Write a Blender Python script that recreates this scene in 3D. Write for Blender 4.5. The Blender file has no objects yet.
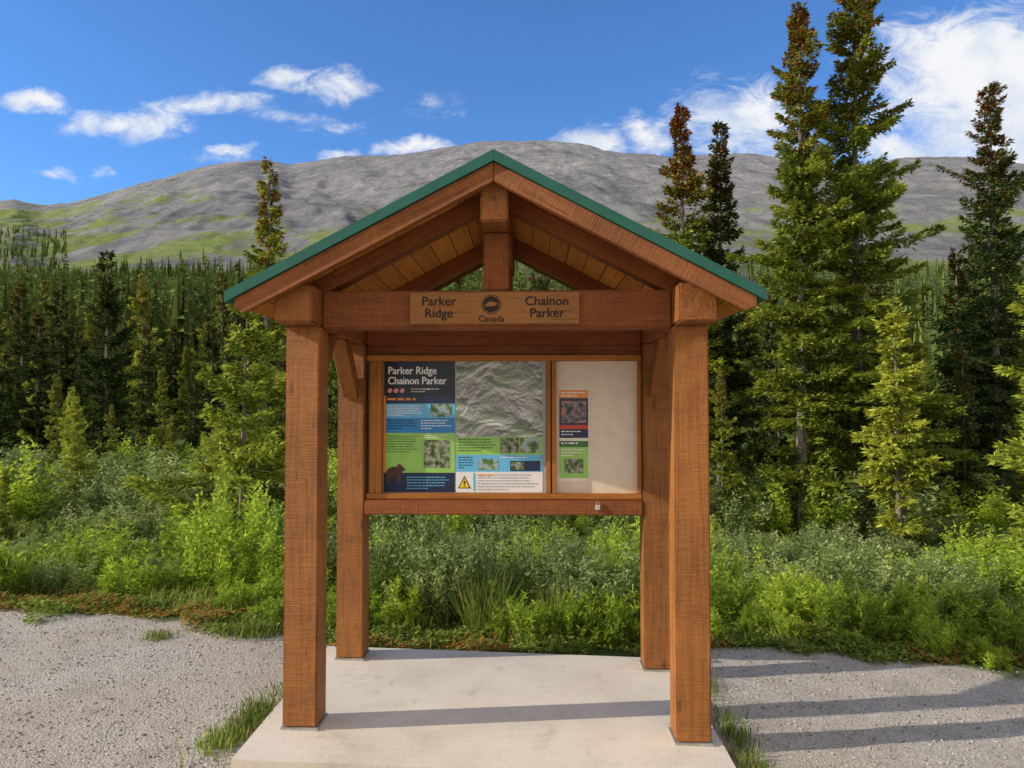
import bpy, bmesh, math, random
import numpy as np
from mathutils import Vector, Matrix, noise as mn

scene = bpy.context.scene
COL = scene.collection
R = math.radians
random.seed(3)

# ------------------------------------------------------------ node helpers
def newmat(name):
    m = bpy.data.materials.new(name); m.use_nodes = True
    nt = m.node_tree
    for n in list(nt.nodes): nt.nodes.remove(n)
    out = nt.nodes.new('ShaderNodeOutputMaterial')
    return m, nt, out
def N(nt, t, **kw):
    n = nt.nodes.new(t)
    for k, v in kw.items():
        if hasattr(n, k): setattr(n, k, v)
    return n
def L(nt, a, b): nt.links.new(a, b)
def math_(nt, op, a, b=None, c=None, clamp=False):
    n = nt.nodes.new('ShaderNodeMath'); n.operation = op; n.use_clamp = clamp
    for i, v in enumerate((a, b, c)):
        if v is None: continue
        if isinstance(v, (int, float)): n.inputs[i].default_value = v
        else: nt.links.new(v, n.inputs[i])
    return n.outputs[0]
def mixc(nt, f, a, b, mode='MIX'):
    n = nt.nodes.new('ShaderNodeMix'); n.data_type = 'RGBA'; n.blend_type = mode
    for i, v in ((0, f), (6, a), (7, b)):
        if isinstance(v, (int, float)): n.inputs[i].default_value = v
        elif isinstance(v, tuple): n.inputs[i].default_value = (*v[:3], 1)
        else: nt.links.new(v, n.inputs[i])
    return n.outputs[2]
def noise_(nt, vec, scale, detail=4, rough=.55, dist=0.0):
    n = nt.nodes.new('ShaderNodeTexNoise')
    n.inputs['Scale'].default_value = scale; n.inputs['Detail'].default_value = detail
    n.inputs['Roughness'].default_value = rough; n.inputs['Distortion'].default_value = dist
    if vec is not None: nt.links.new(vec, n.inputs['Vector'])
    return n.outputs['Fac']
def mapping(nt, vec, scale, rot=(0,0,0), loc=(0,0,0)):
    n = nt.nodes.new('ShaderNodeMapping'); n.inputs['Scale'].default_value = scale
    n.inputs['Rotation'].default_value = rot; n.inputs['Location'].default_value = loc
    nt.links.new(vec, n.inputs['Vector']); return n.outputs[0]
def ramp(nt, f, stops):
    n = nt.nodes.new('ShaderNodeValToRGB'); e = n.color_ramp.elements
    while len(e) < len(stops): e.new(.5)
    for i, (p, c) in enumerate(stops):
        e[i].position = p; e[i].color = (*c, 1) if len(c) == 3 else c
    nt.links.new(f, n.inputs[0]); return n.outputs[0]
def mrange(nt, f, a, b, c=0.0, d=1.0, smooth=True):
    n = nt.nodes.new('ShaderNodeMapRange'); n.interpolation_type = 'SMOOTHSTEP' if smooth else 'LINEAR'
    n.inputs[1].default_value = a; n.inputs[2].default_value = b
    n.inputs[3].default_value = c; n.inputs[4].default_value = d
    nt.links.new(f, n.inputs[0]); return n.outputs[0]
def principled(nt, out, col, rough=.6, bump=None, bstr=.3, bdist=.01, spec=.3, metal=0.0, coat=0.0):
    p = nt.nodes.new('ShaderNodeBsdfPrincipled')
    if isinstance(col, tuple): p.inputs['Base Color'].default_value = (*col, 1)
    else: nt.links.new(col, p.inputs['Base Color'])
    if isinstance(rough, (int, float)): p.inputs['Roughness'].default_value = rough
    else: nt.links.new(rough, p.inputs['Roughness'])
    p.inputs['Specular IOR Level'].default_value = spec
    p.inputs['Metallic'].default_value = metal
    p.inputs['Coat Weight'].default_value = coat
    if bump is not None:
        b = nt.nodes.new('ShaderNodeBump'); b.inputs['Strength'].default_value = bstr
        b.inputs['Distance'].default_value = bdist
        nt.links.new(bump, b.inputs['Height']); nt.links.new(b.outputs[0], p.inputs['Normal'])
    nt.links.new(p.outputs[0], out.inputs['Surface']); return p

def wood(name, dark, light, axis, plank=None, rough=.55, saw=1.0):
    m, nt, out = newmat(name)
    tc = N(nt, 'ShaderNodeTexCoord').outputs['Object']
    oi = N(nt, 'ShaderNodeObjectInfo').outputs['Random']
    ad = nt.nodes.new('ShaderNodeVectorMath'); ad.operation = 'ADD'
    L(nt, tc, ad.inputs[0])
    sc = nt.nodes.new('ShaderNodeVectorMath'); sc.operation = 'SCALE'; sc.inputs[0].default_value = (7, 5, 9)
    L(nt, oi, sc.inputs['Scale']); L(nt, sc.outputs[0], ad.inputs[1])
    v = ad.outputs[0]
    s = [55, 55, 55]; s[axis] = 2.2
    g = noise_(nt, mapping(nt, v, tuple(s)), 1.6, 6, .70, .3)
    big = noise_(nt, v, 3.2, 5, .65)
    s2 = [11, 11, 11]; s2[axis] = 170
    sw = noise_(nt, mapping(nt, v, tuple(s2)), 1.0, 4, .7)
    f = math_(nt, 'ADD', math_(nt, 'MULTIPLY', g, .40), math_(nt, 'MULTIPLY', big, .34))
    f = math_(nt, 'ADD', f, math_(nt, 'MULTIPLY', sw, .26 * saw))
    if saw < 1: f = math_(nt, 'ADD', f, .13*(1-saw))
    col = ramp(nt, f, [(.36, dark), (.63, light)])
    rv = mrange(nt, oi, 0, 1, .90, 1.10, False)
    vo = N(nt, 'ShaderNodeTexVoronoi'); sk = [7, 7, 7]; sk[axis] = 2.6
    L(nt, mapping(nt, v, tuple(sk)), vo.inputs['Vector']); vo.inputs['Scale'].default_value = 1
    kn = mrange(nt, vo.outputs['Distance'], .05, .12, 0.55, 1.0)
    s3 = [38, 38, 38]; s3[axis] = .9
    ck = noise_(nt, mapping(nt, v, tuple(s3)), 1.0, 2, .5)
    crack = mrange(nt, math_(nt, 'ABSOLUTE', math_(nt, 'SUBTRACT', ck, .63)), .0, .010, .55, 1.0)
    mul = math_(nt, 'MULTIPLY', math_(nt, 'MULTIPLY', rv, kn), crack)
    hsv = N(nt, 'ShaderNodeHueSaturation'); L(nt, col, hsv.inputs['Color']); L(nt, mul, hsv.inputs['Value'])
    col = hsv.outputs[0]
    h = math_(nt, 'ADD', math_(nt, 'MULTIPLY', sw, 1.3 * saw), math_(nt, 'ADD', math_(nt, 'MULTIPLY', g, .6), math_(nt, 'MULTIPLY', crack, .8)))
    if plank:
        ax, per = plank
        sp = N(nt, 'ShaderNodeSeparateXYZ'); L(nt, tc, sp.inputs[0])
        q = math_(nt, 'DIVIDE', sp.outputs[ax], per)
        fr = math_(nt, 'FRACT', q)
        d = math_(nt, 'ABSOLUTE', math_(nt, 'SUBTRACT', fr, .5))
        line = mrange(nt, d, .465, .495, 1.0, .35)
        wn = N(nt, 'ShaderNodeTexWhiteNoise'); wn.noise_dimensions = '1D'
        L(nt, math_(nt, 'FLOOR', q), wn.inputs['W'])
        pv = mrange(nt, wn.outputs['Value'], 0, 1, .82, 1.12, False)
        h2 = N(nt, 'ShaderNodeHueSaturation'); L(nt, col, h2.inputs['Color'])
        L(nt, math_(nt, 'MULTIPLY', line, pv), h2.inputs['Value']); col = h2.outputs[0]
        h = math_(nt, 'ADD', h, math_(nt, 'MULTIPLY', line, 1.5))
    principled(nt, out, col, rough, h, .8, .008, .25)
    return m

W_post = wood('stained_post_wood', (.170, .058, .014), (.44, .168, .040), 2)
W_x = wood('red_stained_wood_across', (.135, .036, .010), (.32, .100, .025), 0)
W_barge = wood('stained_barge_wood', (.145, .042, .011), (.36, .120, .029), 0)
W_z = wood('red_stained_wood_upright', (.14, .038, .010), (.33, .104, .026), 2)
W_blk = wood('stained_beam_end_wood', (.165, .052, .013), (.40, .145, .034), 1)
W_ceil = wood('orange_ceiling_boards', (.38, .135, .022), (.64, .26, .050), 1, plank=(0, .115), saw=.2)
W_fx = wood('orange_frame_wood_across', (.30, .100, .017), (.54, .21, .040), 0, saw=.2)
W_fz = wood('orange_frame_wood_upright', (.30, .100, .017), (.54, .21, .040), 2, saw=.2)
W_sign = wood('carved_sign_wood', (.185, .068, .017), (.34, .140, .036), 0, saw=.3)

def flat(name, col, rough=.5, spec=.3, metal=0.0, coat=0.0, var=.12, vs=30):
    m, nt, out = newmat(name)
    tc = N(nt, 'ShaderNodeTexCoord').outputs['Object']
    n = noise_(nt, tc, vs, 4)
    hs = N(nt, 'ShaderNodeHueSaturation'); hs.inputs['Color'].default_value = (*col, 1)
    L(nt, mrange(nt, n, .3, .7, 1 - var, 1 + var), hs.inputs['Value'])
    principled(nt, out, hs.outputs[0], rough, n, .05, .002, spec, metal, coat)
    return m
M_green = flat('green_painted_metal', (.010, .100, .068), .42, .4, vs=6)
M_steel = flat('galvanised_steel', (.42, .42, .40), .45, .5, .7)
M_black = flat('black_paint', (.012, .012, .012), .5)
M_brass = flat('brass_lock', (.6, .56, .48), .35, .5, .5)
M_letter = flat('dark_lettering_paint', (.022, .012, .008), .7)

# ------------------------------------------------------------ object helpers
def link(o, parent=None, **props):
    COL.objects.link(o)
    if parent: o.parent = parent
    for k, v in props.items(): o[k] = v
    return o
def empty(name, loc, **props):
    e = bpy.data.objects.new(name, None); e.empty_display_size = .2; e.location = loc
    return link(e, None, **props)
def wl(p):
    v = Vector()
    while p: v += p.location; p = p.parent
    return v
def pbox(name, x0, x1, y0, y1, z0, z1, mat, parent, bev=.006):
    c = Vector(((x0+x1)/2, (y0+y1)/2, (z0+z1)/2)); s = ((x1-x0), (y1-y0), (z1-z0))
    bm = bmesh.new(); bmesh.ops.create_cube(bm, size=1)
    for v in bm.verts: v.co = Vector((v.co.x*s[0], v.co.y*s[1], v.co.z*s[2]))
    if bev > 0: bmesh.ops.bevel(bm, geom=bm.edges[:], offset=min(bev, min(s)*.3), segments=2, affect='EDGES')
    me = bpy.data.meshes.new(name); bm.to_mesh(me); bm.free()
    me.materials.append(mat)
    o = bpy.data.objects.new(name, me); link(o, parent)
    o.location = c - (wl(parent) if parent else Vector()); return o
def prism(name, pts, a0, a1, mat, parent, plane='xz', rot=0.0, bev=.004):
    bm = bmesh.new()
    def P(p, a): return Vector((p[0], a, p[1])) if plane == 'xz' else Vector((a, p[0], p[1]))
    A = [bm.verts.new(P(p, a0)) for p in pts]; B = [bm.verts.new(P(p, a1)) for p in pts]
    bm.faces.new(A); bm.faces.new(B[::-1])
    n = len(pts)
    for i in range(n): bm.faces.new((A[i], B[i], B[(i+1) % n], A[(i+1) % n]))
    bmesh.ops.recalc_face_normals(bm, faces=bm.faces[:])
    if bev > 0: bmesh.ops.bevel(bm, geom=bm.edges[:], offset=bev, segments=1, affect='EDGES')
    c = Vector(np.mean([list(P(p, (a0+a1)/2)) for p in pts], axis=0))
    ax = 'Y' if plane == 'xz' else 'X'
    M = Matrix.Rotation(rot, 4, ax)
    Mi = M.inverted()
    for v in bm.verts: v.co = Mi @ (v.co - c)
    me = bpy.data.meshes.new(name); bm.to_mesh(me); bm.free(); me.materials.append(mat)
    o = bpy.data.objects.new(name, me); link(o, parent)
    o.rotation_euler = M.to_euler(); o.location = c - (wl(parent) if parent else Vector())
    return o

# ------------------------------------------------------------ terrain heights
EX = [-40, -6, -3.6, -2.3, -1.3, -1.0, 1.0, 1.3, 2.2, 3.1, 4.2, 8, 40]
EY = [3.0, 2.3, 2.0, 1.75, 1.5, 1.12, 1.12, 1.5, 1.45, 1.15, .95, .9, .9]
def edge(x): return np.interp(x, EX, EY)
def sst(a, b, x):
    t = np.clip((x-a)/(b-a), 0, 1); return t*t*(3-2*t)
def height(x, y):
    D = y + 3.63
    z = -.028*x*np.exp(-abs(x)/7.0)
    z = z - .95*sst(1.8, 7.0, y)
    z = z + max(0, D-36)*.17
    if D > 250: z += (D-250)*.1
    if y > 2: z += .18*min(1, (y-2)/3)*mn.noise(Vector((x*.35, y*.35, 3)))
    if D > 30: z += min(6, (D-30)*.03)*mn.noise(Vector((x*.02, y*.02, 7)))
    z += .012*mn.noise(Vector((x*1.7, y*1.7, 0))) + .006*mn.noise(Vector((x*6, y*6, 0)))
    return z

def graded(lo, hi, f0, f1, step, g=1.13):
    mid = list(np.arange(f0, f1+1e-6, step)); a = []; s = step; v = f1
    while v < hi: s *= g; v += s; a.append(v)
    b = []; s = step; v = f0
    while v > lo: s *= g; v -= s; b.append(v)
    return np.array(b[::-1] + mid + a)
xs = graded(-900, 900, -5.5, 5.5, .07); ys = graded(-80, 420, -1.2, 3.2, .07)
def quadmesh(name, v, f, smooth=False, attr=None, mats=(), matidx=None):
    me = bpy.data.meshes.new(name); k = f.shape[1]
    me.vertices.add(len(v)); me.vertices.foreach_set('co', np.ascontiguousarray(v, dtype=np.float32).ravel())
    me.loops.add(f.size); me.loops.foreach_set('vertex_index', np.ascontiguousarray(f, dtype=np.int32).ravel())
    me.polygons.add(len(f)); me.polygons.foreach_set('loop_start', np.arange(0, f.size, k, dtype=np.int32))
    if smooth: me.polygons.foreach_set('use_smooth', np.ones(len(f), dtype=bool))
    for m in mats: me.materials.append(m)
    if matidx is not None: me.polygons.foreach_set('material_index', matidx.astype(np.int32))
    me.update(calc_edges=True)
    if attr is not None:
        a = me.attributes.new('tint', 'FLOAT', 'FACE'); a.data.foreach_set('value', attr.astype(np.float32))
    return me
def grid_mesh(name, X, Y, Z):
    ny, nx = X.shape
    v = np.stack([X, Y, Z], -1).reshape(-1, 3)
    i = np.arange(ny*nx).reshape(ny, nx)
    f = np.stack([i[:-1, :-1], i[:-1, 1:], i[1:, 1:], i[1:, :-1]], -1).reshape(-1, 4)
    return quadmesh(name, v, f, smooth=True)
X, Y = np.meshgrid(xs, ys)
Z = np.array([[height(float(a), float(b)) for a in xs] for b in ys])
gm = grid_mesh('ground', X, Y, Z)
ga = gm.attributes.new('gravel', 'FLOAT', 'POINT')
ga.data.foreach_set('value', (edge(X)-Y).astype(np.float32).ravel())

m, nt, out = newmat('gravel_and_soil')
pos = N(nt, 'ShaderNodeNewGeometry').outputs['Position']
at = N(nt, 'ShaderNodeAttribute', attribute_name='gravel').outputs['Fac']
n1 = noise_(nt, pos, 3.0, 5, .6); n2 = noise_(nt, pos, 1.1, 4, .6)
vo = N(nt, 'ShaderNodeTexVoronoi'); L(nt, pos, vo.inputs['Vector']); vo.inputs['Scale'].default_value = 90
vo2 = N(nt, 'ShaderNodeTexVoronoi'); L(nt, pos, vo2.inputs['Vector']); vo2.inputs['Scale'].default_value = 210
bw = N(nt, 'ShaderNodeRGBToBW'); L(nt, vo.outputs['Color'], bw.inputs[0])
bw2 = N(nt, 'ShaderNodeRGBToBW'); L(nt, vo2.outputs['Color'], bw2.inputs[0])
st = math_(nt, 'ADD', math_(nt, 'MULTIPLY', bw.outputs[0], .45), math_(nt, 'MULTIPLY', bw2.outputs[0], .55))
gcol = ramp(nt, st, [(.15, (.215, .185, .155)), (.45, (.42, .375, .32)), (.85, (.62, .565, .495))])
gcol = mixc(nt, mrange(nt, n2, .35, .65), gcol, mixc(nt, .45, gcol, (.42, .345, .265)))
gcol = mixc(nt, math_(nt, 'MULTIPLY', mrange(nt, n1, .48, .68), .40), gcol, (.28, .24, .195))
scol = ramp(nt, noise_(nt, pos, 5, 5), [(.3, (.04, .06, .015)), (.55, (.09, .125, .032)), (.75, (.15, .17, .055))])
msk = math_(nt, 'ADD', at, math_(nt, 'MULTIPLY', math_(nt, 'SUBTRACT', n1, .5), .55))
col = mixc(nt, mrange(nt, msk, -.06, .10), scol, gcol)
hh = math_(nt, 'SUBTRACT', math_(nt, 'MULTIPLY', n1, .6), math_(nt, 'ADD', math_(nt, 'MULTIPLY', vo.outputs['Distance'], .7), math_(nt, 'MULTIPLY', vo2.outputs['Distance'], .4)))
principled(nt, out, col, .9, hh, .7, .012, .1)
gm.materials.append(m); M_ground = m
ground = link(bpy.data.objects.new('ground', gm), None, kind='structure', label='gravel pull-off giving way to green soil')

# ------------------------------------------------------------ gravel stones
rng = np.random.default_rng(5)
def stones(n):
    x = rng.uniform(-5, 5, n*2); y = rng.uniform(-1.3, 2.2, n*2)
    e = edge(x); keep = (y < e + .05) & ~((x > -1.17) & (x < 1.12) & (y > -.46) & (y < 1.15))
    keep &= np.abs(x-.16) < (y+3.63)*.8
    x = x[keep][:n]; y = y[keep][:n]; k = len(x)
    s = .0024 + .0095*rng.random(k)**4.5
    z = np.array([height(float(a), float(b)) for a, b in zip(x, y)])
    ov = np.array([[1,0,0],[-1,0,0],[0,1,0],[0,-1,0],[0,0,1],[0,0,-1]], float)
    of = np.array([[0,2,4],[2,1,4],[1,3,4],[3,0,4],[2,0,5],[1,2,5],[3,1,5],[0,3,5]])
    a = rng.uniform(0, 6.28, k); ca, sa = np.cos(a), np.sin(a)
    V = ov[None]*rng.uniform(.6, 1.35, (k, 6, 1))*s[:, None, None]
    V[..., 2] *= .55
    Xr = V[..., 0]*ca[:, None]-V[..., 1]*sa[:, None]; Yr = V[..., 0]*sa[:, None]+V[..., 1]*ca[:, None]
    V = np.stack([Xr + x[:, None], Yr + y[:, None], V[..., 2] + z[:, None] + s[:, None]*.2], -1)
    F = of[None] + (np.arange(k)*6)[:, None, None]
    return V.reshape(-1, 3), F.reshape(-1, 3), np.repeat(rng.random(k), 8)
m, nt, out = newmat('loose_stone')
t = N(nt, 'ShaderNodeAttribute', attribute_name='tint').outputs['Fac']
principled(nt, out, ramp(nt, t, [(0, (.17, .145, .12)), (.5, (.36, .315, .265)), (1, (.52, .47, .41))]), .85, spec=.1)
sv, sf, sa_ = stones(26000)
sm_ = quadmesh('gravel', sv, sf, attr=sa_, mats=[m])
link(bpy.data.objects.new('gravel', sm_), None, kind='stuff', label='loose grey gravel stones scattered over the ground')

# ------------------------------------------------------------ slab
m, nt, out = newmat('brushed_concrete')
pos = N(nt, 'ShaderNodeNewGeometry').outputs['Position']
a = noise_(nt, pos, 2.2, 5, .6); b = noise_(nt, pos, 90, 3); c = noise_(nt, mapping(nt, pos, (4, 60, 4)), 2, 3)
st = noise_(nt, pos, 6, 7, .75)
f = math_(nt, 'ADD', math_(nt, 'MULTIPLY', a, .6), math_(nt, 'ADD', math_(nt, 'MULTIPLY', b, .25), math_(nt, 'MULTIPLY', c, .15)))
cc = ramp(nt, f, [(.3, (.46, .395, .315)), (.5, (.62, .545, .45)), (.7, (.69, .615, .52))])
cc = mixc(nt, math_(nt, 'MULTIPLY', mrange(nt, st, .54, .70), .40), cc, (.34, .28, .215))
principled(nt, out, cc, .85, math_(nt, 'ADD', b, c), .3, .004, .15)
M_conc = m
bm = bmesh.new(); bmesh.ops.create_cube(bm, size=1)
bmesh.ops.subdivide_edges(bm, edges=bm.edges[:], cuts=12, use_grid_fill=True)
for v in bm.verts:
    x, y = v.co.x*2.20-.03, v.co.y*1.53+.35
    top = v.co.z > 0
    v.co = Vector((x, y, (.050 - .028*x) if top else -.12 + (v.co.z+.5)*.15))
    if abs(abs(x+.03)-1.10) < .01 or abs(abs(y-.35)-.765) < .01:
        v.co.x += .006*mn.noise(v.co*4); v.co.y += .006*mn.noise(v.co*4+Vector((5, 5, 5)))
me = bpy.data.meshes.new('concrete_slab'); bm.to_mesh(me); bm.free(); me.materials.append(M_conc)
link(bpy.data.objects.new('concrete_slab', me), None, kind='structure', label='pale concrete pad under the timber kiosk')
def slabz(x): return .050 - .028*x

# ------------------------------------------------------------ kiosk
K = empty('information_kiosk', (0, .45, .046), label='stained timber trail kiosk with green gable roof on concrete pad', category='kiosk')
pw = .082
for sx in (-1, 1):
    for yc in (-.02, .95):
        x = sx*.93
        pbox('post', x-pw, x+pw, yc-pw, yc+pw, slabz(x)+.012, 1.995, W_post, K, .007)
        pbox('post_base', x-pw-.008, x+pw+.008, yc-pw-.008, yc+pw+.008, slabz(x)-.004, slabz(x)+.012, M_steel, K, .002)
    x = sx*.934
    pbox('side_beam', x-.088, x+.088, -.245, 1.19, 1.996, 2.175, W_blk, K, .008)
    for (y0, dy) in ((.862, -1), (.068, 1)):
        pts = [(y0, 1.66), (y0, 1.80), (y0+dy*.19, 1.994), (y0+dy*.33, 1.994)]
        prism('knee_brace', pts, x-.045, x+.045, W_post, K, 'yz', 0.0)
pbox('tie_beam', -.844, .844, -.078, .05, 1.985, 2.168, W_x, K, .008)
pbox('tie_beam', -.844, .844, .885, 1.01, 1.985, 2.168, W_x, K, .008)
pbox('king_post', -.062, .062, -.07, .045, 2.17, 2.452, W_z, K, .006)
pbox('king_post', -.055, .055, .89, 1.0, 2.17, 2.452, W_z, K, .006)
pbox('ridge_beam', -.064, .064, -.275, 1.2, 2.455, 2.655, W_blk, K, .008)

roof = bpy.data.objects.new('roof', None); roof.location = (0, 0, 2.1); link(roof, K)
ZR, SL = 2.762, .525
th = math.atan(SL)
def zt(x, k): return ZR - SL*abs(x) - k
def slope(name, s, k1, k2, x0, x1, y0, y1, mat, cut=0.0, bev=.003):
    if cut: pts = [(s*x0, zt(x0, k1)), (s*x1, zt(x1, k1)), (s*x1, zt(x1, k1)-(k2-k1)*.45), (s*(x1-cut), zt(x1-cut, k2)), (s*x0, zt(x0, k2))]
    else: pts = [(s*x0, zt(x0, k1)), (s*x1, zt(x1, k1)), (s*x1, zt(x1, k2)), (s*x0, zt(x0, k2))]
    return prism(name, pts, y0, y1, mat, roof, 'xz', s*th, bev)
for s in (-1, 1):
    slope('metal_roofing', s, .010, .050, .0015, 1.19, -.335, 1.285, M_green, bev=.002)
    slope('edge_trim', s, .0, .050, .0006, 1.212, -.35, -.338, M_green, bev=0)
    slope('edge_trim', s, .0, .050, .0006, 1.212, 1.288, 1.30, M_green, bev=0)
    slope('edge_trim', s, .0, .050, 1.192, 1.212, -.337, 1.287, M_green, bev=.002)
    slope('ceiling_boards', s, .052, .078, .0015, 1.175, -.292, 1.24, W_ceil, bev=0)
    slope('barge_board', s, .052, .140, .0012, 1.172, -.336, -.296, W_barge, cut=.05)
    slope('barge_board', s, .052, .140, .0012, 1.172, 1.242, 1.284, W_barge, cut=.05)
    slope('rafter', s, .080, .165, .0012, .98, -.068, .04, W_x, cut=.08)
    slope('rafter', s, .080, .180, .0012, .98, .892, 1.0, W_x, cut=.08)
prism('ridge_cap', [(-.09, ZR-.0415), (0, ZR+.0052), (.09, ZR-.0415), (.09, ZR-.0465), (0, ZR+.0005), (-.09, ZR-.0465)], -.336, 1.286, M_green, roof, 'xz', 0, 0)

# --- board
board = bpy.data.objects.new('notice_board', None); board.location = (0, .47, 1.0); link(board, K)
pbox('back_panel', -.84, .84, .945, .975, 1.05, 1.93, W_fx, board, .002)
pbox('header_rail', -.843, .843, .90, .962, 1.930, 1.984, W_x, board, .004)
pbox('frame_rail', -.843, .843, .896, .944, 1.890, 1.926, W_fx, board, .004)
pbox('frame_rail', -.843, .843, .896, .944, 1.043, 1.078, W_fx, board, .004)
pbox('frame_stile', -.825, -.747, .899, .944, 1.079, 1.889, W_fz, board, .004)
pbox('frame_stile', .822, .843, .899, .944, 1.079, 1.889, W_fz, board, .004)
pbox('frame_stile', .264, .289, .899, .944, 1.079, 1.889, W_fz, board, .003)
pbox('frame_stile', .297, .324, .899, .944, 1.079, 1.889, W_fz, board, .003)
pbox('door_gap', .289, .297, .915, .944, 1.079, 1.889, M_black, board, 0)
pbox('lower_rail', -.844, .844, .862, .985, .952, 1.040, W_x, board, .007)
bm = bmesh.new()
bmesh.ops.create_cube(bm, size=1, matrix=Matrix.Translation((0, 0, -.018)) @ Matrix.Diagonal((.03, .014, .03, 1)))
bmesh.ops.bevel(bm, geom=bm.edges[:], offset=.003, segments=2, affect='EDGES')
for i in range(9):
    a = math.pi*i/8
    bmesh.ops.create_cube(bm, size=1, matrix=Matrix.Translation((.010*math.cos(a), 0, .016*math.sin(a))) @ Matrix.Rotation(-a, 4, 'Y') @ Matrix.Diagonal((.004, .004, .007, 1)))
me = bpy.data.meshes.new('padlock'); bm.to_mesh(me); bm.free(); me.materials.append(M_brass)
o = link(bpy.data.objects.new('padlock', me), board); o.location = Vector((.57, .853, 1.02)) - wl(board)

# --- flat graphics builder
class Sheet:
    def __init__(s): s.v = []; s.f = []; s.m = []; s.mats = []
    def mi(s, mat):
        if mat not in s.mats: s.mats.append(mat)
        return s.mats.index(mat)
    def poly(s, pts, lay, mat):
        b = len(s.v); s.v += [(p[0], -lay*.0012, p[1]) for p in pts]
        s.f.append(tuple(range(b, b+len(pts)))); s.m.append(s.mi(mat))
    def rect(s, x0, z0, x1, z1, lay, mat): s.poly([(x0, z0), (x1, z0), (x1, z1), (x0, z1)], lay, mat)
    def disc(s, x, z, r, lay, mat, n=28, ry=None):
        ry = ry or r
        s.poly([(x+r*math.cos(6.2832*i/n), z+ry*math.sin(6.2832*i/n)) for i in range(n)], lay, mat)
    def text(s, t, x, z, size, lay, mat, align='LEFT', bold=0.0, sx=1.0):
        cu = bpy.data.curves.new('t', 'FONT'); cu.body = t; cu.size = size; cu.align_x = align; cu.resolution_u = 4
        ob = bpy.data.objects.new('t', cu); COL.objects.link(ob); bpy.context.view_layer.update()
        dg = bpy.context.evaluated_depsgraph_get()
        me = bpy.data.meshes.new_from_object(ob.evaluated_get(dg))
        k = s.mi(mat)
        for j, (ox, oz) in enumerate(((0, 0), (bold, 0), (bold/2, bold*.5)) if bold else ((0, 0),)):
            b = len(s.v)
            s.v += [(v.co.x*sx+x+ox, -(lay+j*.12)*.0012, v.co.y+z+oz) for v in me.vertices]
            for p in me.polygons: s.f.append(tuple(b+i for i in p.vertices)); s.m.append(k)
        bpy.data.objects.remove(ob); bpy.data.meshes.remove(me); bpy.data.curves.remove(cu)
    def lines(s, x0, z0, w, n, pitch, th_, lay, mat, sd=1):
        r = random.Random(sd)
        for i in range(n):
            z = z0 - i*pitch; x = x0; end = x0 + w*(r.uniform(.8, 1) if i < n-1 else r.uniform(.3, .7))
            while x < end:
                ww = r.uniform(th_*1.5, th_*4.5); s.rect(x, z-th_, min(x+ww, end), z, lay, mat); x += ww+th_*.8
    def make(s, name, parent, loc):
        me = bpy.data.meshes.new(name); me.from_pydata(s.v, [], s.f)
        for m in s.mats: me.materials.append(m)
        me.polygons.foreach_set('material_index', s.m); me.update()
        bm = bmesh.new(); bm.from_mesh(me)
        for f in bm.faces:
            f.normal_update()
            if f.normal.y > 0: f.normal_flip()
        bm.to_mesh(me); bm.free()
        o = link(bpy.data.objects.new(name, me), parent); o.location = Vector(loc) - wl(parent); return o
def ink(name, c, rough=.3): return flat('ink_'+name, c, rough, .4, 0, .15, .05, 12)
I_navy = ink('navy', (.012, .022, .065)); I_black = ink('black', (.010, .010, .018)); I_white = ink('white', (.86, .84, .81))
I_blue = ink('blue', (.03, .24, .58)); I_lblue = ink('light_blue', (.14, .50, .78)); I_green = ink('green', (.32, .60, .12))
I_dgreen = ink('dark_green', (.05, .15, .04)); I_orange = ink('orange', (.85, .27, .03)); I_red = ink('red', (.6, .045, .03))
I_yel = ink('yellow', (.95, .66, .03)); I_grey = ink('grey', (.40, .40, .39)); I_bear = ink('bear', (.075, .034, .018))
I_paper = ink('paper', (.76, .63, .48), .4)
def photo_mat(name, stops, sc, det=5):
    m, nt, out = newmat(name)
    tc = N(nt, 'ShaderNodeTexCoord').outputs['Object']
    n = N(nt, 'ShaderNodeTexNoise'); n.inputs['Scale'].default_value = sc; n.inputs['Detail'].default_value = det
    L(nt, tc, n.inputs['Vector'])
    c = ramp(nt, n.outputs['Fac'], stops)
    principled(nt, out, c, .3, spec=.4, coat=.15); return m
P_land = photo_mat('printed_landscape_photo', [(.3, (.03, .09, .03)), (.45, (.11, .24, .06)), (.55, (.42, .44, .40)), (.68, (.22, .42, .68))], 22, 2)
P_peop = photo_mat('printed_hiker_photo', [(.32, (.02, .04, .015)), (.44, (.09, .15, .04)), (.53, (.20, .24, .12)), (.60, (.45, .38, .30)), (.68, (.18, .2, .38))], 34, 3)
P_pop2 = photo_mat('printed_animal_photo', [(.35, (.02, .02, .03)), (.48, (.10, .10, .13)), (.56, (.28, .2, .15)), (.66, (.6, .15, .09))], 30, 2)
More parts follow.
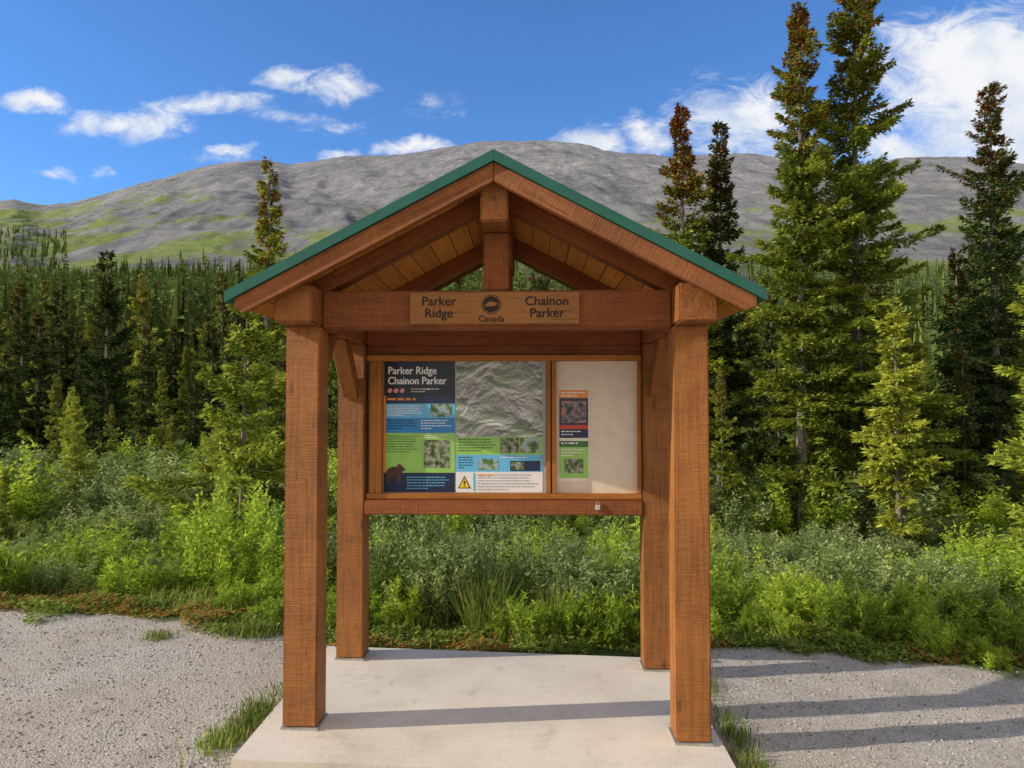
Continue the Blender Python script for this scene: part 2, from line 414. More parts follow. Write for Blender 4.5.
# printed hill-shaded relief: difference of two offset samples of one height field
m, nt, out = newmat('printed_relief_map')
tc = N(nt, 'ShaderNodeTexCoord').outputs['Object']
ha = noise_(nt, mapping(nt, tc, (1, 1, 1.5), (0, .6, 0)), 4.2, 9, .58, .7)
hb = noise_(nt, mapping(nt, tc, (1, 1, 1.5), (0, .6, 0), (.010, 0, .014)), 4.2, 9, .58, .7)
emb = math_(nt, 'MULTIPLY_ADD', math_(nt, 'SUBTRACT', ha, hb), 5.5, .5, clamp=True)
c = ramp(nt, emb, [(.12, (.10, .115, .10)), (.38, (.25, .265, .235)), (.55, (.42, .425, .39)), (.80, (.70, .70, .68))])
c = mixc(nt, math_(nt, 'MULTIPLY', mrange(nt, ha, .50, .40), .55), c, (.20, .30, .13))
c = mixc(nt, math_(nt, 'MULTIPLY', mrange(nt, ha, .58, .66), .55), c, (.78, .79, .79))
principled(nt, out, c, .3, spec=.4, coat=.15); P_map = m

U = .006149
S = Sheet()
def r_(a0, b0, a1, b1, lay, mat): S.rect(a0*U, -b1*U, a1*U, -b0*U, lay, mat)
r_(0, 0, 164, 133, 0, I_grey)
r_(.6, 0, 72.5, 38, 1, I_black)
S.text('Parker Ridge', 4*U, -12.8*U, 10.6*U, 2, I_white, bold=.0035, sx=.90)
S.text('Chainon Parker', 4*U, -23*U, 10.6*U, 2, I_white, bold=.0035, sx=.88)
for i in range(3):
    cx, cz = (6.5+i*6.3)*U, -29.5*U
    S.disc(cx, cz, 2.6*U, 2, I_red); S.disc(cx, cz, 1.9*U, 3, I_white); S.disc(cx, cz, .9*U, 4, I_black)
    q = 1.9*U*.707; w = .35*U
    S.poly([(cx-q-w, cz+q-w), (cx-q+w, cz+q+w), (cx+q+w, cz-q+w), (cx+q-w, cz-q-w)], 5, I_red)
S.lines(28*U, -27.5*U, 34*U, 2, 2.6*U, .8*U, 2, I_white, 4)
r_(.6, 34.5, 72.5, 72, 1, I_lblue)
r_(.6, 34.6, 72.5, 42.5, 2, I_navy); S.lines(4*U, -37*U, 48*U, 1, 2*U, 2.2*U, 3, I_orange, 6)
r_(48, 43, 69, 56, 2, P_land); r_(.6, 57, 72.5, 72, 2, I_blue)
S.lines(4*U, -44.5*U, 40*U, 5, 2.3*U, .9*U, 2, I_white, 7)
S.lines(4*U, -59*U, 32*U, 4, 2.7*U, .9*U, 3, I_navy, 8); S.lines(38*U, -59*U, 31*U, 4, 2.7*U, .9*U, 3, I_white, 9)
r_(.6, 72, 72.5, 112, 1, I_green)
r_(41, 79, 67, 107, 2, P_peop); S.lines(4*U, -75*U, 33*U, 7, 2.6*U, .9*U, 2, I_dgreen, 10)
S.lines(41*U, -74*U, 26*U, 2, 2.2*U, .8*U, 2, I_white, 12)
r_(.4, 34.6, 2.6, 112, 4, I_orange)
r_(.6, 112, 72.5, 131.5, 1, I_navy); S.lines(24*U, -116*U, 44*U, 5, 2.8*U, .9*U, 2, I_lblue, 11)
bp = [(-7, 0), (-8, 5), (-7.2, 9.5), (-4.5, 12), (-1, 13), (1.2, 12.6), (2.4, 14), (3.2, 15.4), (4.2, 14.6), (5.6, 14.2), (6.6, 12.6), (8.8, 10.8), (8.5, 9.6), (6.4, 9.0), (5.4, 6.5), (5.2, 0), (2.6, 0), (2.0, 4.6), (-2.8, 4.2), (-3.6, 0)]
S.poly([((12+p[0]*1.2)*U, -(122-p[1]*1.25)*U) for p in bp], 3, I_bear)
r_(73.5, 0, 160.5, 76, 1, P_map)
r_(73.5, 76, 160.5, 94, 1, I_green); r_(118, 77, 137, 92, 2, P_peop); r_(138, 77, 158, 92, 2, P_land); S.lines(76*U, -78*U, 39*U, 5, 2.8*U, 1*U, 2, I_dgreen, 13)
r_(73.5, 94, 160.5, 111, 1, I_lblue); r_(96, 98, 116, 109, 2, P_land); r_(128, 100, 158, 110, 2, I_navy)
r_(129, 101, 142, 109, 3, P_peop); S.lines(76*U, -96*U, 17*U, 5, 2.6*U, .9*U, 2, I_navy, 14); S.lines(118*U, -96*U, 40*U, 1, 2.6*U, 1*U, 2, I_white, 15)
r_(73.5, 111, 160.5, 131.5, 1, I_white); r_(91, 112, 93, 130, 2, I_lblue)
S.poly([(75.5*U, -127.5*U), (88.5*U, -127.5*U), (82*U, -115*U)], 2, I_black)
S.poly([(77*U, -126.6*U), (87*U, -126.6*U), (82*U, -117*U)], 3, I_yel); r_(81.3, 119.8, 82.7, 123.6, 4, I_black); r_(81.3, 124.4, 82.7, 125.6, 4, I_black)
S.lines(95*U, -113.5*U, 62*U, 6, 2.9*U, 1*U, 2, I_grey, 16); S.lines(95*U, -113.5*U, 30*U, 1, 2.9*U, 1.4*U, 3, I_orange, 17)
S.make('trail_map_poster', board, (-.746, .9425, 1.889))
S = Sheet()
def r2_(a0, b0, a1, b1, lay, mat): S.rect(a0*U, -b1*U, a1*U, -b0*U, lay, mat)
r2_(0, 0, 81, 133, 0, I_paper)
S.make('backing_sheet', board, (.325, .9425, 1.889))
S = Sheet()
r2_(2, 27, 33, 120, 1, ink('notice_paper', (.84, .75, .62)))
r2_(3, 29, 32, 77, 2, I_navy); r2_(3, 29, 32, 37, 3, I_orange); r2_(5, 40, 30, 62, 3, P_pop2); r2_(3, 64, 32, 68, 3, I_red)
S.lines(5*U, -31*U, 24*U, 2, 3*U, 1.2*U, 4, I_white, 20); S.lines(5*U, -70*U, 24*U, 2, 3*U, 1*U, 3, I_white, 21)
r2_(3, 80, 32, 117, 2, I_green); r2_(3, 80, 32, 86, 3, I_dgreen); r2_(8, 98, 27, 112, 3, P_peop)
S.lines(5*U, -81.5*U, 24*U, 1, 3*U, 1.4*U, 4, I_white, 22); S.lines(5*U, -88*U, 24*U, 3, 3*U, 1*U, 3, I_white, 23)
S.make('notice_sheet', board, (.325, .9415, 1.889))

# --- name sign on the front beam
sign = bpy.data.objects.new('name_sign', None); sign.location = (0, -.53, 2.0); link(sign, K)
pbox('sign_panel', -.416, .402, -.094, -.0782, 2.002, 2.158, W_sign, sign, .004)
S = Sheet()
for tx, xx, zz in (('Parker', -.275, 2.093), ('Ridge', -.275, 2.035), ('Chainon', .245, 2.093), ('Parker', .245, 2.035)):
    S.text(tx, xx-.001, zz, .062, 0, M_letter, 'CENTER', .0022)
S.text('Canada', -.022, 2.014, .042, 0, M_letter, 'CENTER', .0012)
S.make('lettering', sign, (0, -.0955, 0))
S = Sheet()
S.disc(-.022, 2.098, .047, 0, M_letter, 40)
S.disc(-.022, 2.098, .0435, 1, W_sign, 40); S.disc(-.022, 2.098, .039, 2, M_letter, 40)
bv = [(-26, -6), (-20, 2), (-10, 9), (0, 11), (9, 9), (14, 5), (20, 6), (25, 2), (24, -3), (17, -5), (15, -9), (8, -8), (4, -10), (-5, -10), (-12, -8), (-20, -11), (-28, -10)]
S.poly([(-.022+p[0]*.00115, 2.099+p[1]*.00115) for p in bv], 3, W_sign)
S.make('beaver_emblem', sign, (0, -.0955, 0))

# ------------------------------------------------------------ vegetation
def leafmat(name, stops, objvar=.25, trans=.3, rough=.6):
    m, nt, out = newmat(name)
    t = N(nt, 'ShaderNodeAttribute', attribute_name='tint').outputs['Fac']
    oi = N(nt, 'ShaderNodeObjectInfo').outputs['Random']
    hs = N(nt, 'ShaderNodeHueSaturation'); L(nt, ramp(nt, t, stops), hs.inputs['Color'])
    L(nt, mrange(nt, oi, 0, 1, 1-objvar, 1+objvar, False), hs.inputs['Value'])
    L(nt, mrange(nt, oi, 0, 1, .508, .490, False), hs.inputs['Hue'])
    d = N(nt, 'ShaderNodeBsdfDiffuse')
    L(nt, hs.outputs[0], d.inputs['Color'])
    if trans <= 0:
        L(nt, d.outputs[0], out.inputs['Surface']); return m
    tr = N(nt, 'ShaderNodeBsdfTranslucent'); mx = N(nt, 'ShaderNodeMixShader'); mx.inputs[0].default_value = trans
    h2 = N(nt, 'ShaderNodeHueSaturation'); h2.inputs['Value'].default_value = 1.5; L(nt, hs.outputs[0], h2.inputs['Color'])
    L(nt, h2.outputs[0], tr.inputs['Color'])
    L(nt, d.outputs[0], mx.inputs[1]); L(nt, tr.outputs[0], mx.inputs[2]); L(nt, mx.outputs[0], out.inputs['Surface']); return m
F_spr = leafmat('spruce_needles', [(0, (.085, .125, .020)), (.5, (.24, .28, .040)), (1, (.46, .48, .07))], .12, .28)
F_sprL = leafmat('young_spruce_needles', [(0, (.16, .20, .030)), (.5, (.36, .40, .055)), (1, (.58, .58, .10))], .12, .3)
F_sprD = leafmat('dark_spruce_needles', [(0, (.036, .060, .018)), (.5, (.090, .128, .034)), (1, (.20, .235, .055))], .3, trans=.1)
F_cone = leafmat('spruce_cones', [(0, (.16, .055, .016)), (1, (.36, .14, .04))], trans=0)
F_wil = leafmat('willow_leaves', [(0, (.11, .16, .045)), (.5, (.25, .31, .10)), (1, (.48, .52, .24))], trans=.35)
F_forb = leafmat('bright_herb_leaves', [(0, (.13, .20, .025)), (.5, (.30, .40, .04)), (1, (.54, .60, .10))], trans=.45)
F_grass = leafmat('grass_blades', [(0, (.10, .15, .025)), (.6, (.25, .31, .06)), (.85, (.42, .36, .14)), (1, (.36, .12, .03))], trans=.4)
m, nt, out = newmat('spruce_bark')
tc = N(nt, 'ShaderNodeTexCoord').outputs['Object']; b = noise_(nt, mapping(nt, tc, (20, 20, 5)), 1.5, 5)
principled(nt, out, ramp(nt, b, [(.3, (.07, .055, .042)), (.6, (.24, .20, .16))]), .9, b, .6, .02, .1); M_bark = m

def norm(a): return a/np.maximum(np.linalg.norm(a, axis=-1, keepdims=True), 1e-6)
def kites(base, d, side, ln, wd):
    d = norm(d); side = side - (side*d).sum(-1, keepdims=True)*d; side = norm(side)
    ln = ln[:, None]; wd = wd[:, None]
    v = np.stack([base, base + d*ln*.45 + side*wd*.5, base + d*ln, base + d*ln*.45 - side*wd*.5], 1)
    return v.reshape(-1, 3), np.arange(len(base)*4).reshape(-1, 4)
def tube(path, radii, sides=7):
    vs = []; fs = []
    for i, (p, r) in enumerate(zip(path, radii)):
        for j in range(sides):
            a = 2*math.pi*j/sides; vs.append((p[0]+r*math.cos(a), p[1]+r*math.sin(a), p[2]))
    for i in range(len(path)-1):
        for j in range(sides):
            a = i*sides+j; b = i*sides+(j+1) % sides; fs.append((a, b, b+sides, a+sides))
    return vs, fs

def spruce_meshes(key, H, Rr, nb, ns, ll, lw, seed, mat, bare=.06, cone=0.0, power=.75, gap=.35, dead=0):
    g = np.random.default_rng(seed)
    t = bare + (1-bare)*(g.random(nb)**.92); t = np.sort(t)
    t = bare + (t-bare)*(.985)
    rank = (t-bare)/(1-bare)
    env = Rr*np.power(np.clip(1-rank, 0, 1), power)*np.clip(rank*5+.6, 0, 1)
    az = g.uniform(0, 2*np.pi, nb)
    z = t*H
    lump = 1 - gap*.5 + gap*np.sin(z*2.1+az*2+seed)*.6 + gap*.5*np.sin(z*5.3-az+seed*2)
    Lb = env*lump*g.uniform(.50, 1.2, nb) + .035*Rr + .04
    Lb *= np.where(g.random(nb) < .07, 1.28, 1)
    el = np.radians(-22 + 55*rank**1.3 + g.normal(0, 8, nb))
    ca, sa = np.cos(az), np.sin(az)
    p = Lb**1.15+.02*H/8; p /= p.sum()
    bi = g.choice(nb, ns, p=p)
    s = .08 + .92*g.random(ns)**.75
    Lx = Lb[bi]
    q = g.uniform(-1, 1, ns)*(.30*Lx*(1.08-s)+.03)
    rad = np.stack([ca[bi], sa[bi], np.zeros(ns)], 1); lat = np.stack([-sa[bi], ca[bi], np.zeros(ns)], 1)
    up = s*Lx*np.sin(el[bi]) + .20*Lx*s**2 - np.abs(q)*.25 - g.random(ns)**2*.10*min(1, Rr)
    pos = rad*(s*Lx*np.cos(el[bi]))[:, None] + lat*q[:, None]
    pos[:, 2] = z[bi] + up
    ang = np.sign(q)*np.radians(45) + g.normal(0, .35, ns)
    d = rad*np.cos(ang)[:, None] + lat*np.sin(ang)[:, None]
    d[:, 2] = g.normal(.02, .38, ns)
    side = g.normal(0, .5, (ns, 3)) + np.cross(d, [0, 0, 1])
    l_ = ll*g.uniform(.6, 1.3, ns)*(.6+.4*(1-rank[bi])); w_ = lw*g.uniform(.7, 1.3, ns)
    v, f = kites(pos, d, side, l_, w_)
    btint = g.normal(0, .12, nb)
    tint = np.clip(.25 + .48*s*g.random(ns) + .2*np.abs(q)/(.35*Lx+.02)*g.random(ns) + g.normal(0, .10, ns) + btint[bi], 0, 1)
    mi = np.zeros(ns)
    if cone > 0:
        cm = (rank[bi] > .64) & (g.random(ns) < cone*(rank[bi]-.56)*2.1)
        mi[cm] = 1
    crown = quadmesh(key+'_crown', v, f, attr=tint, mats=[mat, F_cone], matidx=mi)
    n = 12; wob = g.normal(0, .012*H/10, (n, 2)); wob[0] = 0
    path = [(wob[i, 0], wob[i, 1], H*i/(n-1) - (.25 if i == 0 else 0)) for i in range(n)]
    rb = .0085*H+.02
    vs, fs = tube(path, [rb*(1-i/(n-1))**.85+.006 for i in range(n)])
    for k in range(0, nb, max(1, nb//160)):
        e = el[k]; L_ = Lb[k]*.85; b = len(vs); r0 = .006+.006*L_
        p0 = np.array([0, 0, z[k]]); tip = np.array([ca[k]*L_*math.cos(e), sa[k]*L_*math.cos(e), z[k]+L_*math.sin(e)+.1*L_])
        la = np.array([-sa[k], ca[k], 0])*r0; u = np.array([0, 0, r0])
        vs += [tuple(p0+la), tuple(p0-la*.5+u), tuple(p0-la*.5-u), tuple(tip)]
        fs += [(b, b+1, b+3), (b+1, b+2, b+3), (b+2, b, b+3)]
    for k in range(dead):
        a = g.uniform(0, 6.28); zz = g.uniform(.08, 1)*max(bare, .12)*H; L_ = g.uniform(.25, .75)*min(1, Rr); b = len(vs); r0 = .009
        p0 = np.array([0, 0, zz]); tip = np.array([math.cos(a)*L_, math.sin(a)*L_, zz-L_*g.uniform(0, .5)])
        la = np.array([-math.sin(a), math.cos(a), 0])*r0; u = np.array([0, 0, r0])
        vs += [tuple(p0+la), tuple(p0-la*.5+u), tuple(p0-la*.5-u), tuple(tip)]
        fs += [(b, b+1, b+3), (b+1, b+2, b+3), (b+2, b, b+3)]
    tm = bpy.data.meshes.new(key+'_trunk'); tm.from_pydata(vs, [], fs); tm.materials.append(M_bark)
    return tm, crown
def tree(meshes, x, y, sc=1.0, sz=1.0, rot=0.0, label='', group=None, z=None):
    e = empty('spruce_tree', (x, y, (height(x, y) if z is None else z) - .03), label=label, category='tree')
    if group: e['group'] = group
    e.scale = (sc, sc, sc*sz); e.rotation_euler = (random.gauss(0, .012), random.gauss(0, .012), rot)
    link(bpy.data.objects.new('trunk', meshes[0]), e); link(bpy.data.objects.new('crown', meshes[1]), e)
    return e

big = 'tall green spruce with rusty cones at its top'
specA = [  # x, y, H, R, nb, ns, seed, mat, bare, cone, power, gap, label
 (-4.60, 9.4, 7.0, 1.35, 150, 22000, 11, F_spr, .06, .50, 1.2, .6, 'green spruce with a thin spiky top'),
 (-3.70, 6.2, 3.7, 1.15, 105, 17000, 12, F_sprL, .02, 0, .80, .65, 'bushy sunlit yellow-green spruce beside the kiosk'),
 (3.50, 12.4, 9.3, 1.00, 240, 32000, 13, F_spr, .14, 1.2, .7, .4, 'narrow spruce loaded with brown cones'),
 (4.50, 13.4, 9.2, .95, 230, 28000, 14, F_sprD, .18, .6, .7, .4, 'narrow dark spruce standing beside its twin'),
 (5.60, 11.4, 10.9, 1.25, 300, 50000, 15, F_spr, .10, .7, .58, .55, big),
 (6.95, 11.9, 12.3, 1.60, 360, 70000, 16, F_spr, .10, .7, .58, .55, 'tallest broad green spruce with cone-laden top'),
 (6.75, 9.8, 4.7, .80, 110, 12000, 17, F_sprL, .14, 0, .7, .55, 'young pale green spruce among taller trees'),
 (11.4, 14.4, 10.6, 1.55, 320, 46000, 18, F_sprD, .12, .6, .7, .45, 'tall dark spruce with brown top'),
 (8.25, 7.8, 4.9, 1.20, 150, 24000, 19, F_sprL, .04, 0, .7, .45, 'young sunlit spruce by the willow thicket'),
]
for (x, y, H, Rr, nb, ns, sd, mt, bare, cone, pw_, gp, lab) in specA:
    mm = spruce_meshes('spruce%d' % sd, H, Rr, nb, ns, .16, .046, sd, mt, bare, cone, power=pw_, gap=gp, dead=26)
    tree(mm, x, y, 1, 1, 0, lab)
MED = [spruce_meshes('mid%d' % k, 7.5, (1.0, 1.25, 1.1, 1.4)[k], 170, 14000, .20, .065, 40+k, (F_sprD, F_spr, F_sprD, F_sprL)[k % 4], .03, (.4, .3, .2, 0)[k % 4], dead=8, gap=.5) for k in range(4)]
med = [(-14.3, 21.4, 1.05, 2), (-18.5, 24, .9, 0), (-14.6, 30, .95, 1), (-12.6, 27.5, .85, 0), (-9.8, 26.5, .75, 2), (-22.5, 29, 1.0, 0), (-19.3, 33, 1.1, 1),
       (-9.9, 12.6, .40, 3), (-8.3, 13.6, .30, 1), (-7.9, 20.5, .55, 0), (-12.5, 16.5, .40, 3), (-11.6, 20, .45, 1), (-6.4, 22, .75, 2), (-8.7, 30, 1.0, 1),
       (-3.4, 12.5, .62, 0), (-2.3, 15.5, .75, 1), (-4.6, 17, .8, 0), (-.9, 17.5, .82, 0), (.5, 19, .9, 2), (1.6, 16.5, .78, 1), (2.6, 18.5, .85, 0), (-1.4, 21, .95, 2),
       (3.0, 15.5, .6, 1), (4.2, 17.8, .78, 0), (5.6, 18.5, .80, 2), (6.8, 17.2, .72, 0), (8.4, 18.4, .85, 2), (9.6, 16.8, .78, 0), (10.6, 19.2, .95, 2), (12.4, 18, .95, 0),
       (13.8, 19.6, 1.1, 2), (15.2, 17.5, .9, 0), (8.9, 13.6, .6, 1), (9.3, 12.2, .5, 0), (10.4, 11.8, .48, 1), (4.9, 15, .55, 2), (7.9, 22, 1.0, 1), (11.6, 23, 1.1, 0), (16.5, 22, 1.2, 2),
       (5.1, 21.5, .9, 2), (3.3, 22.5, .85, 0), (12.6, 12.2, .5, 3), (-16.5, 18.5, .45, 1), (-14, 14.8, .34, 3), (-19.6, 25.5, .6, 3), (8.2, 15.2, .75, 0), (4.1, 11.6, .42, 1),
       (-11.8, 11.0, .22, 3), (-9.2, 9.4, .20, 1), (-6.6, 11.6, .28, 3), (-14.2, 18.6, .5, 1), (-18.2, 17.6, .42, 3),
       (-10.4, 16.0, .26, 1), (-8.8, 17.4, .30, 3), (-13.0, 19.4, .34, 1), (-15.8, 21.6, .40, 3), (-7.0, 15.2, .26, 1), (-12.0, 22.8, .5, 0), (-9.6, 22.2, .45, 2), (-16.8, 26.4, .6, 0),
       (4.9, 13.2, .24, 1), (7.7, 13.2, .30, 3), (9.9, 14.6, .38, 0), (6.3, 14.8, .45, 0)]
g = np.random.default_rng(31); c0 = len(med); tries = 0
while len(med) < c0+74 and tries < 4000:
    tries += 1
    D = g.uniform(25, 50); u = g.uniform(-.86, -.24) if g.random() < .82 else g.uniform(-.2, .8); x = .164+u*D; y = D-3.63
    if any((x-a[0])**2+(y-a[1])**2 < 1.5 for a in med): continue
    med.append((x, y, float(g.uniform(.45, 1.0)), int(g.choice([0, 2, 1, 0, 2, 0, 1], 1)[0])))
for i, (x, y, sc, k) in enumerate(med):
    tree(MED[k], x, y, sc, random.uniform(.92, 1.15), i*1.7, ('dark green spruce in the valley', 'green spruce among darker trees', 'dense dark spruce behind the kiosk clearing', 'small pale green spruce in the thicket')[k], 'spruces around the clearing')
FAR = [spruce_meshes('far%d' % k, 10, 1.2+.12*k, 80, 2600, .50, .18, 60+k, F_sprD if k % 3 else F_spr, .02, .25, gap=.5) for k in range(5)]
g = np.random.default_rng(9); cnt = 0
while cnt < 152:
    D = 44 + 55*g.random()**1.1
    u = g.uniform(-.86, .02) if g.random() < .85 else g.uniform(.0, .8)
    x = .164+u*D; y = D-3.63
    tree(FAR[int(g.integers(5))], x, y, float(g.uniform(.45, .95)), float(g.uniform(.95, 1.25)), float(g.uniform(0, 6)), 'distant spruce in the forest on the slope', 'spruces of the hillside forest')
    cnt += 1

# ------------------------------------------------------------ mountain
RPX = [-400, -150, 0, 30, 60, 110, 170, 210, 250, 290, 340, 400, 450, 480, 540, 590, 620, 680, 740, 800, 860, 900, 960, 1024, 1200, 1500]
RPY = [260, 215, 194, 200, 197, 184, 169, 158, 155, 160, 152, 149, 143, 138, 137, 142, 150, 155, 152, 158, 165, 158, 157, 165, 190, 240]
RU = (np.array(RPX)-530)/740.; RV = (408-np.array(RPY))/740.
def mz(u, D):
    Dr = 1500; s = (D-250)/(Dr-250)
    zr = np.interp(u, RU, RV)*Dr
    z0 = -.9+.17*214+1
    if s <= 1:
        z = z0 + (zr-z0)*(max(s, 0)**1.10)
    else: z = zr - (D-Dr)*.35
    x = u*D
    w = min(1, max(0, s)*3)
    f = max(0, 1-abs(s-1)*3)
    rg = 0
    for o in range(6):
        k = .005*2**o
        rg += (1-abs(mn.noise(Vector((x*k*1.5+D*k*.45+o*7, D*k*.30, o*3.1))))*2)*(.58**o)
    z += w*(1-.72*f)*11*(rg-1.1) + w*2.2*mn.noise(Vector((x*.03, D*.02, 4))) + w*2.0*mn.noise(Vector((x*.09, D*.05, 9)))
    return z
def farwood(n):
    V = []; F = []; T = []; off = 0
    for i in range(n):
        r = g.random()
        if r < .86:
            D = 50+300*g.random()**1.3; u = g.uniform(-1.1, 1.0) if g.random() < .35 else g.uniform(-.9, -.05)
        else:
            D = g.uniform(330, 700); u = g.uniform(-1.1, -.64)
            if g.random() < (u+1.0)*1.2: D = g.uniform(300, 400); u = g.uniform(-1.1, .2)
        x = .164+u*D; y = D-3.63; z = height(x, y) if D < 250 else max(height(x, y), mz(u, D))-.5
        H = g.uniform(4.5, 10.5) if D < 300 else g.uniform(5, 12); k = 48 if D < 130 else (34 if D < 300 else 20)
        t = g.random(k)**1.2; a = g.uniform(0, 6.28, k); rr = (1.25 if D < 300 else 1.9)*(1-t)**.85*g.uniform(.7, 1.15, k)*(H/9)
        base = np.stack([x+0*a, y+0*a, z+t*H+.3], 1); d = np.stack([np.cos(a)*rr, np.sin(a)*rr, -.4*rr+.02], 1)
        v, f = kites(base, d, g.normal(0, 1, (k, 3)), rr+.3, rr*.5+.12)
        v2, f2 = kites(np.array([[x, y, z-.5]]*3), np.array([[0, 0, 1.]]*3), g.normal(0, 1, (3, 3)), np.array([H]*3), np.array([1.2]*3))
        V += [v, v2]; F += [f+off, f2+off+len(v)]; off += len(v)+len(v2); T.append(np.clip(g.random(k+3)*.55+g.random()*.4, 0, 1))
    return np.concatenate(V), np.concatenate(F), np.concatenate(T)
us = np.linspace(-1.7, 1.6, 560); Ds = np.concatenate([np.linspace(235, 1500, 250), np.linspace(1515, 2300, 25)])
UU, DD = np.meshgrid(us, Ds)
MZ = np.array([[mz(float(u), float(D)) for u in us] for D in Ds]); MZ[0] -= 30; MZ[-1] -= 400
mm = grid_mesh('mountain', UU*DD+.164, DD-3.63, MZ)
m, nt, out = newmat('scree_and_meadow')
pos = N(nt, 'ShaderNodeNewGeometry').outputs['Position']
sp = N(nt, 'ShaderNodeSeparateXYZ'); L(nt, pos, sp.inputs[0])
a = noise_(nt, mapping(nt, pos, (.006, .002, .004), (0, .5, .4)), 1.4, 9, .62, .5)
str_ = noise_(nt, mapping(nt, pos, (.012, .003, .07), (.0, .30, .1)), 1.0, 10, .74, .5)
st2 = noise_(nt, mapping(nt, pos, (.07, .006, .02), (.0, -.5, .3)), 1.0, 10, .74, .4)
fine = noise_(nt, pos, .16, 11, .82)
rf = math_(nt, 'ADD', math_(nt, 'MULTIPLY', str_, .32), math_(nt, 'ADD', math_(nt, 'MULTIPLY', a, .18), math_(nt, 'ADD', math_(nt, 'MULTIPLY', fine, .26), math_(nt, 'MULTIPLY', st2, .24))))
rock = ramp(nt, rf, [(.41, (.115, .115, .128)), (.465, (.225, .222, .235)), (.515, (.32, .312, .318)), (.575, (.47, .45, .43))])
patch = noise_(nt, mapping(nt, pos, (.006, .003, .012), (0, .45, 0)), 1.5, 10, .75, .6)
elev = mrange(nt, sp.outputs[2], 60, 430, .18, -.12, False)
left = mrange(nt, sp.outputs[0], -800, -250, .17, -.05, False)
gm_ = math_(nt, 'ADD', math_(nt, 'ADD', patch, elev), left)
gcol = ramp(nt, fine, [(.35, (.14, .21, .04)), (.6, (.36, .44, .10))])
col = mixc(nt, math_(nt, 'MULTIPLY', mrange(nt, gm_, .55, .65), .85), rock, gcol)
dk = mrange(nt, sp.outputs[2], 45, 95, 1.0, 0.0)
col = mixc(nt, math_(nt, 'MULTIPLY', dk, .75), col, (.06, .085, .028))
principled(nt, out, col, .95, math_(nt, 'ADD', math_(nt, 'MULTIPLY', fine, 1.5), math_(nt, 'ADD', str_, st2)), .85, 7, .05)
mm.materials.append(m)
link(bpy.data.objects.new('mountain', mm), None, kind='structure', label='bare grey scree mountain with green lower slopes')
V, F, T = farwood(7000)
fw = quadmesh('distant_wood', V, F, attr=T, mats=[F_sprD])
link(bpy.data.objects.new('distant_wood', fw), None, kind='stuff', label='far conifer wood at the foot of the mountain')

# ------------------------------------------------------------ shrubs, herbs, grass
def shrub_mesh(key, seed, nst, nlf, rad, hgt, ll, lw, mat, upright=.4, off=.05):
    g = np.random.default_rng(seed)
    az = g.uniform(0, 2*np.pi, nst); r = rad*np.sqrt(g.random(nst)); hh = hgt*(1-.35*(r/rad)**2)*g.uniform(.45, 1.25, nst)
    b0 = np.stack([np.cos(az)*r*.35*(1+upright), np.sin(az)*r*.35*(1+upright), 0*r], 1)
    tip = np.stack([np.cos(az)*r, np.sin(az)*r, hh], 1) + g.normal(0, .03, (nst, 3))
    bi = g.integers(0, nst, nlf); s = .12+.88*g.random(nlf)**.7
    p = b0[bi]*(1-s)[:, None] + tip[bi]*s[:, None]
    p += g.normal(0, off, (nlf, 3))*(.4+.6*s)[:, None]
    p[:, 2] = np.maximum(p[:, 2], .01)
    a = g.uniform(0, 2*np.pi, nlf)
    d = np.stack([np.cos(a), np.sin(a), g.normal(.55, .5, nlf)], 1)
    side = g.normal(0, .6, (nlf, 3)) + np.cross(d, [0, 0, 1])
    v, f = kites(p, d, side, ll*g.uniform(.6, 1.3, nlf), lw*g.uniform(.7, 1.3, nlf))
    bt = g.normal(0, .13, nst)
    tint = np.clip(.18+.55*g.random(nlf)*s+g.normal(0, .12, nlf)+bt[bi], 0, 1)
    leaf = quadmesh(key+'_foliage', v, f, attr=tint, mats=[mat])
    vs = []; fs = []
    for k in range(nst):
        q = b0[k]; t_ = tip[k]; b = len(vs); w = .005
        vs += [(q[0]+w, q[1], q[2]-.05), (q[0]-w*.5, q[1]+w, q[2]-.05), (q[0]-w*.5, q[1]-w, q[2]-.05), tuple(t_)]
        fs += [(b, b+1, b+3), (b+1, b+2, b+3), (b+2, b, b+3)]
    sm = bpy.data.meshes.new(key+'_stems'); sm.from_pydata(vs, [], fs); sm.materials.append(M_bark)
    return sm, leaf
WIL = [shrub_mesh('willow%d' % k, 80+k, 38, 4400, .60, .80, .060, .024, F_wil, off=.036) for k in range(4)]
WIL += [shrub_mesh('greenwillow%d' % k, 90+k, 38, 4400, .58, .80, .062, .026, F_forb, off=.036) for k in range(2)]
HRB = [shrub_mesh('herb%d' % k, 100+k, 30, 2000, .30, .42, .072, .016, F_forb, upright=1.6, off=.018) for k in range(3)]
def plant(name, ms, x, y, sc, sz, lab, grp):
    e = empty(name, (x, y, height(x, y)-.02), label=lab, category='plant', group=grp)
    e.scale = (sc, sc, sc*sz); e.rotation_euler = (0, 0, random.uniform(0, 6.28))
    link(bpy.data.objects.new('stems', ms[0]), e); link(bpy.data.objects.new('foliage', ms[1]), e)
WL = ('grey-green leafy willow shrub in the thicket', 'bright green leafy shrub in the thicket')
g = np.random.default_rng(21); pts = []; tries = 0
